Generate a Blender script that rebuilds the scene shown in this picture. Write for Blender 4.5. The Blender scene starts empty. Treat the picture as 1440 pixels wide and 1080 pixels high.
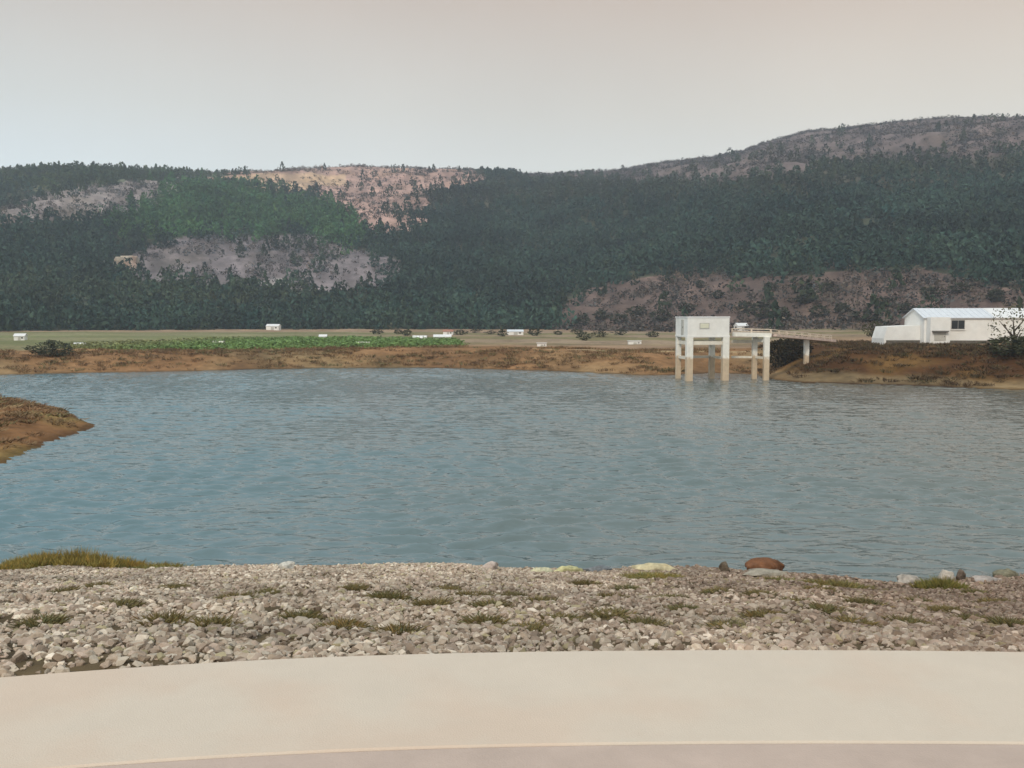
import bpy, bmesh, math
import numpy as np
from mathutils import Vector, Matrix

R = math.radians
rng = np.random.default_rng(7)
C = bpy.context.scene.collection
sc = bpy.context.scene

# ------------------------------------------------------------------ camera
H = 7.0                      # eye height above the water
F = 1300.0                   # focal length in photo pixels (photo 1440 x 1080)
PITCH = math.atan(93.0 / F)
cd = bpy.data.cameras.new("camera")
cd.sensor_width = 36.0
cd.lens = 36.0 * F / 1440.0
cd.clip_start = 0.1
cd.clip_end = 6000.0
cam = bpy.data.objects.new("camera", cd)
cam.location = (0, 0, H)
cam.rotation_euler = (R(90) - PITCH, 0, 0)
C.objects.link(cam)
sc.camera = cam

# ------------------------------------------------------------------ sky, sun, exposure
SUN_EL, SUN_AZ = R(42), R(205)          # sun high behind the camera's left shoulder
world = bpy.data.worlds.new("World")
sc.world = world
world.use_nodes = True
nt = world.node_tree
nt.nodes.clear()
N = nt.nodes.new
out = N("ShaderNodeOutputWorld")
sky = N("ShaderNodeTexSky")
sky.sky_type = 'NISHITA'
sky.sun_disc = False
sky.sun_elevation = SUN_EL
sky.sun_rotation = SUN_AZ
sky.air_density = 1.0
sky.dust_density = 2.0
bg1 = N("ShaderNodeBackground")
bg1.inputs[1].default_value = 0.10
nt.links.new(sky.outputs[0], bg1.inputs[0])
# thin even cloud sheet: pale low down, blue-grey overhead, cooler to the left
tc = N("ShaderNodeTexCoord")
sep = N("ShaderNodeSeparateXYZ")
nt.links.new(tc.outputs["Generated"], sep.inputs[0])
ramp = N("ShaderNodeValToRGB")
nt.links.new(sep.outputs[2], ramp.inputs[0])
e = ramp.color_ramp.elements
e[0].position = 0.0;  e[0].color = (1.02, 1.03, 0.98, 1)
e[1].position = 1.0;  e[1].color = (0.86, 0.98, 1.08, 1)
for p_, c_ in ((0.14, (0.99, 0.98, 0.93, 1)), (0.21, (0.88, 0.81, 0.715, 1)), (0.32, (0.73, 0.58, 0.47, 1)), (0.46, (0.70, 0.77, 0.80, 1)), (0.6, (0.74, 0.88, 0.98, 1))):
    k = ramp.color_ramp.elements.new(p_)
    k.color = c_
side = N("ShaderNodeMapRange")
nt.links.new(sep.outputs[0], side.inputs[0])
side.inputs[1].default_value = -0.5
side.inputs[2].default_value = 0.5
tint = N("ShaderNodeMix")
tint.data_type = 'RGBA'
nt.links.new(side.outputs[0], tint.inputs["Factor"])
tint.inputs["A"].default_value = (0.94, 1.03, 1.08, 1)
tint.inputs["B"].default_value = (1.02, 0.99, 0.91, 1)
mul = N("ShaderNodeMix")
mul.data_type = 'RGBA'
mul.blend_type = 'MULTIPLY'
mul.inputs["Factor"].default_value = 1.0
nt.links.new(ramp.outputs[0], mul.inputs["A"])
nt.links.new(tint.outputs["Result"], mul.inputs["B"])
cn = N("ShaderNodeTexNoise")
cn.inputs["Scale"].default_value = 2.2
cn.inputs["Detail"].default_value = 4
nt.links.new(tc.outputs["Generated"], cn.inputs["Vector"])
cm = N("ShaderNodeMapRange")
cm.inputs[1].default_value = 0.3
cm.inputs[2].default_value = 0.7
cm.inputs[3].default_value = 0.94
cm.inputs[4].default_value = 1.05
nt.links.new(cn.outputs[0], cm.inputs[0])
mul2 = N("ShaderNodeVectorMath")
mul2.operation = 'SCALE'
nt.links.new(mul.outputs["Result"], mul2.inputs[0])
nt.links.new(cm.outputs[0], mul2.inputs["Scale"])
bg2 = N("ShaderNodeBackground")
bg2.inputs[1].default_value = 1.0
nt.links.new(mul2.outputs[0], bg2.inputs[0])
mx = N("ShaderNodeMixShader")
mx.inputs[0].default_value = 0.88
nt.links.new(bg1.outputs[0], mx.inputs[1])
nt.links.new(bg2.outputs[0], mx.inputs[2])
nt.links.new(mx.outputs[0], out.inputs[0])

sd = bpy.data.lights.new("sun", 'SUN')
sd.energy = 2.0
sd.angle = R(8)
sd.color = (1.0, 0.90, 0.76)
sun = bpy.data.objects.new("sun", sd)
# direction towards the sun; Nishita rotation is measured clockwise from +Y
sv = Vector((math.sin(SUN_AZ) * math.cos(SUN_EL), math.cos(SUN_AZ) * math.cos(SUN_EL), math.sin(SUN_EL)))
sun.rotation_euler = sv.to_track_quat('Z', 'Y').to_euler()
sun.location = (0, 0, 60)
C.objects.link(sun)

sc.view_settings.view_transform = 'Standard'
sc.view_settings.look = 'None'
sc.view_settings.exposure = 0.0
sc.view_settings.gamma = 1.0
sc.cycles.volume_bounces = 1

# ------------------------------------------------------------------ picture <-> world
cp, sp_ = math.cos(PITCH), math.sin(PITCH)

def ray(u, v):
    a, b = (u - 720.0) / F, (540.0 - v) / F
    return np.array([a, cp + b * sp_, -sp_ + b * cp])

def ground(u, v, z=0.0):
    d = ray(u, v)
    return np.array([0, 0, H]) + d * ((z - H) / d[2])

def at(u, v, Y):
    d = ray(u, v)
    return np.array([0, 0, H]) + d * (Y / d[1])

def project(x, y, z):
    dz = z - H
    w = np.maximum(y * cp - dz * sp_, 0.1)
    return 720 + F * x / w, 540 - F * (y * sp_ + dz * cp) / w

# ------------------------------------------------------------------ noise
_perm = np.random.default_rng(3).random((256, 256))

def vnoise(x, y):
    xi, yi = np.floor(x).astype(int), np.floor(y).astype(int)
    fx, fy = x - xi, y - yi
    fx = fx * fx * (3 - 2 * fx)
    fy = fy * fy * (3 - 2 * fy)
    a = _perm[xi % 256, yi % 256]
    b = _perm[(xi + 1) % 256, yi % 256]
    c = _perm[xi % 256, (yi + 1) % 256]
    d = _perm[(xi + 1) % 256, (yi + 1) % 256]
    return (a * (1 - fx) + b * fx) * (1 - fy) + (c * (1 - fx) + d * fx) * fy - 0.5

def fbm(x, y, o=4):
    s, a = 0, 1.0
    for i in range(o):
        s = s + a * vnoise(x * 2 ** i + 17.3 * i, y * 2 ** i + 9.1 * i)
        a *= 0.5
    return s

def sstep(a, b, x):
    t = np.clip((x - a) / (b - a), 0, 1)
    return t * t * (3 - 2 * t)

# ------------------------------------------------------------------ lake outline (world metres, z = 0)
_far = [(-420, 560), (-200, 534), (0, 527), (150, 524), (300, 521), (450, 518), (600, 517), (700, 519), (800, 523), (900, 528),
        (945, 527), (1000, 525), (1062, 526), (1092, 534), (1130, 538), (1200, 540), (1300, 543), (1380, 546), (1440, 548), (1600, 556), (1900, 575), (2200, 610)]
_near = [(2300, 700), (2100, 815), (1800, 816), (1440, 812), (1380, 814), (1300, 818), (1200, 815), (1100, 806), (1000, 803),
         (930, 798), (860, 803), (750, 801), (650, 796), (500, 796), (380, 799), (250, 801), (120, 798), (0, 800), (-300, 803), (-700, 800), (-760, 740)]
_spit = [(-500, 690), (-260, 668), (-60, 662), (0, 651), (30, 640), (70, 622), (104, 608), (146, 597), (122, 587), (100, 582), (55, 568), (0, 559), (-90, 551), (-250, 548), (-330, 552)]
LAKE = np.array([ground(u, v)[:2] for u, v in _far + _near + _spit])

def lake_dist(x, y):
    """signed distance to the shore: positive on land"""
    shp = np.shape(x)
    x = np.ravel(x); y = np.ravel(y)
    best = np.full(x.shape, 1e18)
    inside = np.zeros(x.shape, bool)
    n = len(LAKE)
    for i in range(n):
        ax, ay = LAKE[i]
        bx, by = LAKE[(i + 1) % n]
        dx, dy = bx - ax, by - ay
        t = np.clip(((x - ax) * dx + (y - ay) * dy) / (dx * dx + dy * dy), 0, 1)
        best = np.minimum(best, (x - ax - t * dx) ** 2 + (y - ay - t * dy) ** 2)
        if ay != by:
            cr = ((ay > y) != (by > y)) & (x < (bx - ax) * (y - ay) / (by - ay) + ax)
            inside ^= cr
    d = np.sqrt(best)
    return np.where(inside, -d, d).reshape(shp)

_crest = np.array([(-900, 245), (-300, 240), (0, 238), (100, 236), (300, 237), (400, 235), (480, 234), (560, 235), (650, 234),
                   (700, 239), (770, 242), (820, 238), (880, 233), (950, 222), (1040, 210), (1080, 196), (1130, 183), (1200, 176),
                   (1300, 171), (1440, 167), (1700, 166), (2400, 190)], float)
PATH_Z = 4.6

def terrain(x, y):
    x = np.asarray(x, float); y = np.asarray(y, float)
    d = lake_dist(x, y)
    far = sstep(42, 60, y)
    d = d + far * 1.3 * fbm(x / 7, y / 7, 3) + (1 - far) * 0.55 * fbm(x / 1.7 + 5, y / 1.7, 3)
    r = np.hypot(x, y)
    u = 720 + F * x / np.maximum(y, 1.0)
    u = np.where(y < 5, np.where(x > 0, 2400, -900), np.clip(u, -900, 2400))
    # near dam face
    zn = np.minimum(0.235 * np.maximum(d, 0), PATH_Z - 0.07) + 0.05 * fbm(x / 2, y / 2, 3) * sstep(0, 1, d)
    zn = np.where(y < -3, zn - np.minimum((-3 - y) * 0.3, 3.5), zn)
    # spit
    zs = 1.5 * (1 - np.exp(-np.maximum(d, 0) * 0.22)) + 0.35 * fbm(x / 5, y / 5, 3) * sstep(0, 3, d)
    # far banks and valley floor
    right = sstep(1040, 1150, u)
    top = 2.35 + 1.15 * right
    zb = top * sstep(-2.0, 10 + 2 * right, d) * 0.93 + 0.07 * top * sstep(8, 22, d) - (top * 0.93 * 0.074) * (1 - sstep(0, 6, d))
    zb = np.where(d > 0, np.maximum(zb, np.minimum(0.06 * d, 0.3)), zb)
    zb = zb + 0.4 * fbm(x / 9, y / 9, 3) * sstep(0.5, 8, d) + sstep(20, 60, d) * 0.3 * right
    wl = sstep(96, 112, y - 0.12 * x) if False else sstep(93, 106, y)
    leftland = sstep(300, 150, u)
    zf = zb * (1 - leftland * (1 - wl)) + zs * leftland * (1 - wl)
    z = zn * (1 - far) + zf * far
    # hill
    r0 = np.interp(u, [-900, 0, 400, 760, 900, 1100, 1440, 2400], [350, 360, 385, 360, 310, 270, 260, 260])
    r1 = np.interp(u, [-900, 0, 400, 700, 900, 1100, 1440, 2400], [900, 930, 980, 1000, 1000, 980, 960, 960])
    vc = np.interp(u, _crest[:, 0], _crest[:, 1])
    cosb = np.cos(np.arctan((u - 720) / F))
    ang = np.tan(np.arctan((540 - vc) / F) - PITCH) * cosb * 0.985
    zc = H + ang * r1
    t = (r - r0) / (r1 - r0)
    tt = np.clip(t, 0, 1)
    g = 0.55 * tt + 0.45 * tt * tt * (3 - 2 * tt)
    g = g * sstep(0, 0.10, tt) ** 0.7
    back = np.clip(t - 1, 0, 3)
    rel = (fbm(x / 130 + 3, y / 160, 4) * 20 + fbm(x / 32, y / 32, 3) * 4.5) * sstep(0.05, 0.45, tt) * (1 - 0.82 * sstep(0.75, 1.0, tt))
    zh = (zc - 2.6) * g - 0.14 * back * (r1 - r0) + rel
    front = sstep(20, 90, y)
    z = z + np.where(tt > 0, zh * front, 0)
    # lake bed
    bed = np.maximum(d * 0.3, -1.8)
    return np.where(d < 0, bed, z), d, tt

def tz(x, y):
    return float(terrain(np.array([x]), np.array([y]))[0][0])

# ------------------------------------------------------------------ zones of the hill, seen from the dam
def inpoly(u, v, poly):
    ins = np.zeros(u.shape, bool)
    n = len(poly)
    for i in range(n):
        ax, ay = poly[i]
        bx, by = poly[(i + 1) % n]
        if ay != by:
            ins ^= ((ay > v) != (by > v)) & (u < (bx - ax) * (v - ay) / (by - ay) + ax)
    return ins

def lin(r, g, b):
    f = lambda c: (c / 255 / 12.92) if c / 255 < 0.04045 else ((c / 255 + 0.055) / 1.055) ** 2.4
    return np.array([f(r), f(g), f(b)])

# name: (polygon, ground colour, tree density, tree colour, shrub density, shrub colour)
ZONES = [
    ('ridge', [(-400, 225), (460, 225), (420, 250), (280, 255), (100, 268), (-400, 285)], lin(96, 98, 78), .55, (.050, .075, .030), .5, (.075, .085, .045)),
    ('band', [(-60, 316), (10, 284), (60, 272), (150, 261), (250, 251), (330, 252), (300, 262), (240, 277), (195, 296), (110, 312)], lin(138, 126, 122), .02, (.05, .07, .04), .65, (.12, .112, .10)),
    ('tan', [(270, 254), (330, 243), (395, 225), (480, 205), (600, 205), (690, 205), (700, 246), (640, 262), (606, 300), (575, 326), (500, 330), (455, 298), (430, 272), (370, 264), (290, 264)], lin(168, 136, 124), .03, (.05, .06, .04), .42, (.15, .125, .105)),
    ('bright', [(325, 247), (480, 244), (500, 258), (430, 268), (330, 258)], lin(186, 156, 130), .0, (.06, .07, .04), .06, (.17, .14, .10)),
    ('green', [(150, 316), (230, 275), (290, 263), (370, 266), (440, 288), (490, 312), (530, 338), (500, 345), (400, 327), (280, 329), (190, 338)], lin(62, 86, 55), 1.0, (.058, .128, .048), .2, (.05, .09, .04)),
    ('scrub', [(150, 372), (195, 345), (270, 332), (400, 329), (490, 343), (556, 370), (540, 406), (450, 424), (300, 414), (210, 396)], lin(116, 106, 106), .06, (.045, .06, .04), .85, (.13, .12, .115)),
    ('pale', [(352, 396), (395, 394), (398, 409), (355, 410)], lin(150, 142, 138), .0, (.04, .06, .04), .05, (.1, .1, .08)),
    ('brown', [(690, 215), (820, 200), (950, 190), (1040, 180), (1130, 120), (1440, 100), (1900, 100), (1900, 214), (1440, 216), (1300, 228), (1150, 240), (1040, 250), (960, 260), (860, 258), (740, 256)], lin(108, 94, 90), .03, (.055, .065, .04), .8, (.115, .10, .09)),
    ('mix', [(690, 256), (860, 258), (960, 260), (1040, 250), (1150, 240), (1300, 228), (1440, 216), (1900, 214), (1900, 240), (1300, 256), (1100, 278), (900, 292), (640, 300), (600, 290), (640, 262)], lin(84, 80, 66), .55, (.045, .062, .036), .6, (.09, .085, .06)),
    ('front', [(770, 470), (800, 425), (860, 402), (930, 390), (1100, 389), (1200, 384), (1290, 377), (1380, 394), (1440, 408), (1900, 410), (1900, 480), (770, 480)], lin(104, 86, 78), .02, (.04, .055, .03), .85, (.105, .088, .072)),
    ('lowleft', [(-400, 398), (200, 395), (330, 405), (520, 412), (520, 436), (300, 440), (-400, 440)], lin(78, 84, 66), .72, (.045, .068, .04), .4, (.08, .085, .06)),
]
BASE = (lin(66, 68, 52), 1.0, (.033, .062, .043), .15, (.06, .07, .045))

def zones(x, y, z, jit=0.0):
    u, v = project(x, y, z)
    if jit:
        gj = np.random.default_rng(77)
        u = u + gj.normal(0, jit, u.shape) * 1.6
        v = v + gj.normal(0, jit, u.shape) * .7
    u = u + 34 * fbm(x / 45 + 1, y / 70, 4)
    v = v + 11 * fbm(x / 40 + 7, y / 60 + 3, 4)
    idx = np.full(u.shape, -1)
    for i, zn in enumerate(ZONES):
        idx[inpoly(u, v, zn[1])] = i
    return idx, u, v

# ------------------------------------------------------------------ mesh helpers
def np_mesh(name, V, Fc, mat, parent=None, col=None, smooth=False):
    me = bpy.data.meshes.new(name)
    V = np.asarray(V, np.float32)
    Fc = np.asarray(Fc, np.int32)
    k = Fc.shape[1]
    me.vertices.add(len(V))
    me.vertices.foreach_set("co", V.ravel())
    me.loops.add(Fc.size)
    me.loops.foreach_set("vertex_index", Fc.ravel())
    me.polygons.add(len(Fc))
    me.polygons.foreach_set("loop_start", np.arange(0, Fc.size, k, dtype=np.int32))
    me.polygons.foreach_set("use_smooth", np.full(len(Fc), smooth))
    me.update(calc_edges=True)
    if col is not None:
        a = me.attributes.new("Col", 'FLOAT_COLOR', 'POINT')
        c4 = np.ones((len(V), 4), np.float32)
        c4[:, :3] = col
        a.data.foreach_set("color", c4.ravel())
    me.materials.append(mat)
    o = bpy.data.objects.new(name, me)
    C.objects.link(o)
    if parent:
        o.parent = parent
    return o

def tag(o, label=None, cat=None, group=None, kind=None):
    if label: o["label"] = label
    if cat: o["category"] = cat
    if group: o["group"] = group
    if kind: o["kind"] = kind
    return o

def thing(name, label, cat, loc, rz=0.0, group=None):
    o = bpy.data.objects.new(name, None)
    o.empty_display_size = 0.3
    o.location = loc
    o.rotation_euler = (0, 0, rz)
    C.objects.link(o)
    return tag(o, label, cat, group)

class MB:
    """collects shapes in one bmesh and links them as one object"""
    def __init__(s): s.bm = bmesh.new()
    def box(s, x0, x1, y0, y1, z0, z1, bev=0.0):
        m = Matrix.Translation(((x0 + x1) / 2, (y0 + y1) / 2, (z0 + z1) / 2)) @ Matrix.Diagonal((x1 - x0, y1 - y0, z1 - z0, 1))
        r = bmesh.ops.create_cube(s.bm, size=1, matrix=m)
        if bev:
            ed = list({e for v in r['verts'] for e in v.link_edges})
            bmesh.ops.bevel(s.bm, geom=ed, offset=bev, segments=2, affect='EDGES', profile=0.6)
        return s
    def poly(s, pts, depth_vec):
        vs = [s.bm.verts.new(p) for p in pts]
        f = s.bm.faces.new(vs)
        ex = bmesh.ops.extrude_face_region(s.bm, geom=[f])
        bmesh.ops.translate(s.bm, vec=depth_vec, verts=[g for g in ex['geom'] if isinstance(g, bmesh.types.BMVert)])
        return s
    def beam(s, a, b, w, h):
        a, b = Vector(a), Vector(b)
        d = b - a
        q = d.to_track_quat('X', 'Z').to_matrix().to_4x4()
        m = Matrix.Translation((a + b) / 2) @ q @ Matrix.Diagonal((d.length, w, h, 1))
        bmesh.ops.create_cube(s.bm, size=1, matrix=m)
        return s
    def tube(s, pts, rad, n=7):
        ring = []
        for i, p in enumerate(pts):
            p = Vector(p)
            d = (Vector(pts[min(i + 1, len(pts) - 1)]) - Vector(pts[max(i - 1, 0)])).normalized()
            q = d.to_track_quat('Z', 'Y')
            ring.append([s.bm.verts.new(p + q @ Vector((math.cos(6.2832 * k / n) * rad[i], math.sin(6.2832 * k / n) * rad[i], 0))) for k in range(n)])
        for i in range(len(ring) - 1):
            for k in range(n):
                s.bm.faces.new((ring[i][k], ring[i][(k + 1) % n], ring[i + 1][(k + 1) % n], ring[i + 1][k]))
        s.bm.faces.new(ring[0][::-1]); s.bm.faces.new(ring[-1])
        return s
    def build(s, name, mat, parent=None, smooth=False):
        bmesh.ops.recalc_face_normals(s.bm, faces=s.bm.faces)
        me = bpy.data.meshes.new(name)
        s.bm.to_mesh(me); s.bm.free()
        if smooth:
            for p in me.polygons: p.use_smooth = True
        me.materials.append(mat)
        o = bpy.data.objects.new(name, me)
        C.objects.link(o)
        if parent: o.parent = parent
        return o

# ------------------------------------------------------------------ materials
def mat(name, color=(.5, .5, .5), rough=.8, attr=False, var=.25, scale=3.0, bump=0.0, bscale=20.0, spec=.3, second=None, stain=None):
    m = bpy.data.materials.new(name)
    m.use_nodes = True
    t = m.node_tree
    b = t.nodes["Principled BSDF"]
    b.inputs["Roughness"].default_value = rough
    b.inputs["Specular IOR Level"].default_value = spec
    co = t.nodes.new("ShaderNodeTexCoord")
    nz = t.nodes.new("ShaderNodeTexNoise")
    nz.inputs["Scale"].default_value = scale
    nz.inputs["Detail"].default_value = 6
    nz.inputs["Roughness"].default_value = .65
    t.links.new(co.outputs["Object"], nz.inputs["Vector"])
    mr = t.nodes.new("ShaderNodeMapRange")
    mr.inputs[1].default_value = .3; mr.inputs[2].default_value = .7
    mr.inputs[3].default_value = 1 - var; mr.inputs[4].default_value = 1 + var
    t.links.new(nz.outputs[0], mr.inputs[0])
    if attr:
        src = t.nodes.new("ShaderNodeAttribute")
        src.attribute_name = "Col"
        so = src.outputs["Color"]
    else:
        src = t.nodes.new("ShaderNodeRGB")
        src.outputs[0].default_value = (*color, 1)
        so = src.outputs[0]
    if second is not None:
        n2 = t.nodes.new("ShaderNodeTexNoise")
        n2.inputs["Scale"].default_value = scale * .35
        n2.inputs["Detail"].default_value = 5
        t.links.new(co.outputs["Object"], n2.inputs["Vector"])
        r2 = t.nodes.new("ShaderNodeMapRange")
        r2.inputs[1].default_value = .45; r2.inputs[2].default_value = .62
        t.links.new(n2.outputs[0], r2.inputs[0])
        mm = t.nodes.new("ShaderNodeMix"); mm.data_type = 'RGBA'
        t.links.new(r2.outputs[0], mm.inputs["Factor"])
        t.links.new(so, mm.inputs["A"])
        mm.inputs["B"].default_value = (*second, 1)
        so = mm.outputs["Result"]
    if stain is not None:                       # tide mark: colour, world height, softness
        sx = t.nodes.new("ShaderNodeSeparateXYZ")
        gm = t.nodes.new("ShaderNodeNewGeometry")
        t.links.new(gm.outputs["Position"], sx.inputs[0])
        ad = t.nodes.new("ShaderNodeMath"); ad.operation = 'MULTIPLY_ADD'
        t.links.new(nz.outputs[0], ad.inputs[0]); ad.inputs[1].default_value = stain[2]
        t.links.new(sx.outputs[2], ad.inputs[2])
        r3 = t.nodes.new("ShaderNodeMapRange")
        r3.inputs[1].default_value = stain[1] + stain[2] * .35; r3.inputs[2].default_value = stain[1] + stain[2] * .65
        t.links.new(ad.outputs[0], r3.inputs[0])
        mm = t.nodes.new("ShaderNodeMix"); mm.data_type = 'RGBA'
        t.links.new(r3.outputs[0], mm.inputs["Factor"])
        mm.inputs["A"].default_value = (*stain[0], 1)
        t.links.new(so, mm.inputs["B"])
        so = mm.outputs["Result"]
    vm = t.nodes.new("ShaderNodeVectorMath"); vm.operation = 'SCALE'
    t.links.new(so, vm.inputs[0]); t.links.new(mr.outputs[0], vm.inputs["Scale"])
    t.links.new(vm.outputs[0], b.inputs["Base Color"])
    if bump:
        bn = t.nodes.new("ShaderNodeTexNoise")
        bn.inputs["Scale"].default_value = bscale
        bn.inputs["Detail"].default_value = 5
        t.links.new(co.outputs["Object"], bn.inputs["Vector"])
        bp = t.nodes.new("ShaderNodeBump")
        bp.inputs["Strength"].default_value = 1.0
        bp.inputs["Distance"].default_value = bump
        t.links.new(bn.outputs[0], bp.inputs["Height"])
        t.links.new(bp.outputs[0], b.inputs["Normal"])
    return m

M = {}
M['ground'] = mat('ground', attr=True, var=.28, scale=.9, bump=.12, bscale=1.6, rough=.95, spec=.1)
M['leaf'] = mat('leaf', attr=True, var=.2, scale=1.5, rough=.8, spec=.15)
M['stone'] = mat('stone', attr=True, var=.22, scale=9, bump=.012, bscale=28, rough=.9, spec=.2)
M['grass'] = mat('grass', attr=True, var=.2, scale=4, rough=.85, spec=.15)
M['bark'] = mat('bark', (.10, .075, .05), var=.35, scale=6, bump=.02, bscale=18)
M['concrete'] = mat('concrete', (.62, .52, .42), var=.03, scale=2.5, bump=.003, bscale=90, rough=.75, second=(.62, .49, .385))  # surface of the added crest strip
M['concrete_pink'] = mat('concrete_pink', (.50, .385, .32), var=.08, scale=2.5, bump=.003, bscale=90, rough=.75)
M['white_paint'] = mat('white_paint', (.84, .82, .78), var=.06, scale=1.2, bump=.004, bscale=30, rough=.7, second=(.79, .765, .72))
M['pillar'] = mat('pillar', (.80, .77, .70), var=.12, scale=2.0, bump=.006, bscale=25, rough=.8, stain=((.56, .44, .31), 2.6, 1.2))
M['beam'] = mat('beam', (.74, .68, .58), var=.12, scale=2.0, rough=.85, stain=((.56, .45, .33), 2.2, .9))
M['deck'] = mat('deck', (.62, .48, .41), var=.2, scale=2.0, rough=.85)
M['rail'] = mat('rail', (.62, .52, .42), var=.2, scale=4.0, rough=.6)
M['roof_metal'] = mat('roof_metal', (.64, .66, .69), var=.08, scale=1.2, rough=.5, spec=.5)
M['roof_pale'] = mat('roof_pale', (.74, .73, .72), var=.08, scale=1.2, rough=.6)
M['roof_red'] = mat('roof_red', (.36, .17, .12), var=.2, scale=3, rough=.8)
M['glass_dark'] = mat('glass_dark', (.025, .028, .03), var=.1, rough=.08, spec=.6)
M['frame_grey'] = mat('frame_grey', (.45, .43, .40), var=.1, rough=.6)
M['door_grey'] = mat('door_grey', (.50, .48, .43), var=.12, rough=.6)
M['shutter'] = mat('shutter', (.68, .66, .52), var=.1, rough=.6)
M['lintel'] = mat('lintel', (.16, .15, .14), var=.2, rough=.8)
M['base_strip'] = mat('base_strip', (.12, .105, .085), var=.3, rough=.9)
M['film'] = mat('film', (.82, .82, .80), var=.06, scale=.8, rough=.35, spec=.5)

# water
wm = bpy.data.materials.new('water')
wm.use_nodes = True
t = wm.node_tree
b = t.nodes["Principled BSDF"]
b.inputs["Base Color"].default_value = (.052, .088, .085, 1)
b.inputs["Roughness"].default_value = .10
b.inputs["IOR"].default_value = 1.6
co = t.nodes.new("ShaderNodeTexCoord")
mp = t.nodes.new("ShaderNodeMapping")
mp.inputs["Scale"].default_value = (1.0, 2.1, 1.0)
t.links.new(co.outputs["Object"], mp.inputs[0])
n1 = t.nodes.new("ShaderNodeTexNoise"); n1.inputs["Scale"].default_value = 1.5; n1.inputs["Detail"].default_value = 2; n1.inputs["Roughness"].default_value = .45
t.links.new(mp.outputs[0], n1.inputs["Vector"])
bp = t.nodes.new("ShaderNodeBump"); bp.inputs["Strength"].default_value = 1.0; bp.inputs["Distance"].default_value = .08
t.links.new(n1.outputs[0], bp.inputs["Height"])
t.links.new(bp.outputs[0], b.inputs["Normal"])
sx = t.nodes.new("ShaderNodeSeparateXYZ")          # sky reflection painted into the water colour: bluer left, greyer right
t.links.new(co.outputs["Object"], sx.inputs[0])
n3 = t.nodes.new("ShaderNodeTexNoise"); n3.inputs["Scale"].default_value = .05
t.links.new(co.outputs["Object"], n3.inputs["Vector"])
ma = t.nodes.new("ShaderNodeMath"); ma.operation = 'MULTIPLY_ADD'
t.links.new(n3.outputs[0], ma.inputs[0]); ma.inputs[1].default_value = 40.0
t.links.new(sx.outputs[0], ma.inputs[2])
r4 = t.nodes.new("ShaderNodeMapRange")
r4.inputs[1].default_value = -15; r4.inputs[2].default_value = 50
t.links.new(ma.outputs[0], r4.inputs[0])
m4 = t.nodes.new("ShaderNodeMix"); m4.data_type = 'RGBA'
t.links.new(r4.outputs[0], m4.inputs["Factor"])
m4.inputs["A"].default_value = (.088, .172, .198, 1)
m4.inputs["B"].default_value = (.138, .142, .122, 1)
t.links.new(m4.outputs["Result"], b.inputs["Base Color"])
M['water'] = wm

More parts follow.
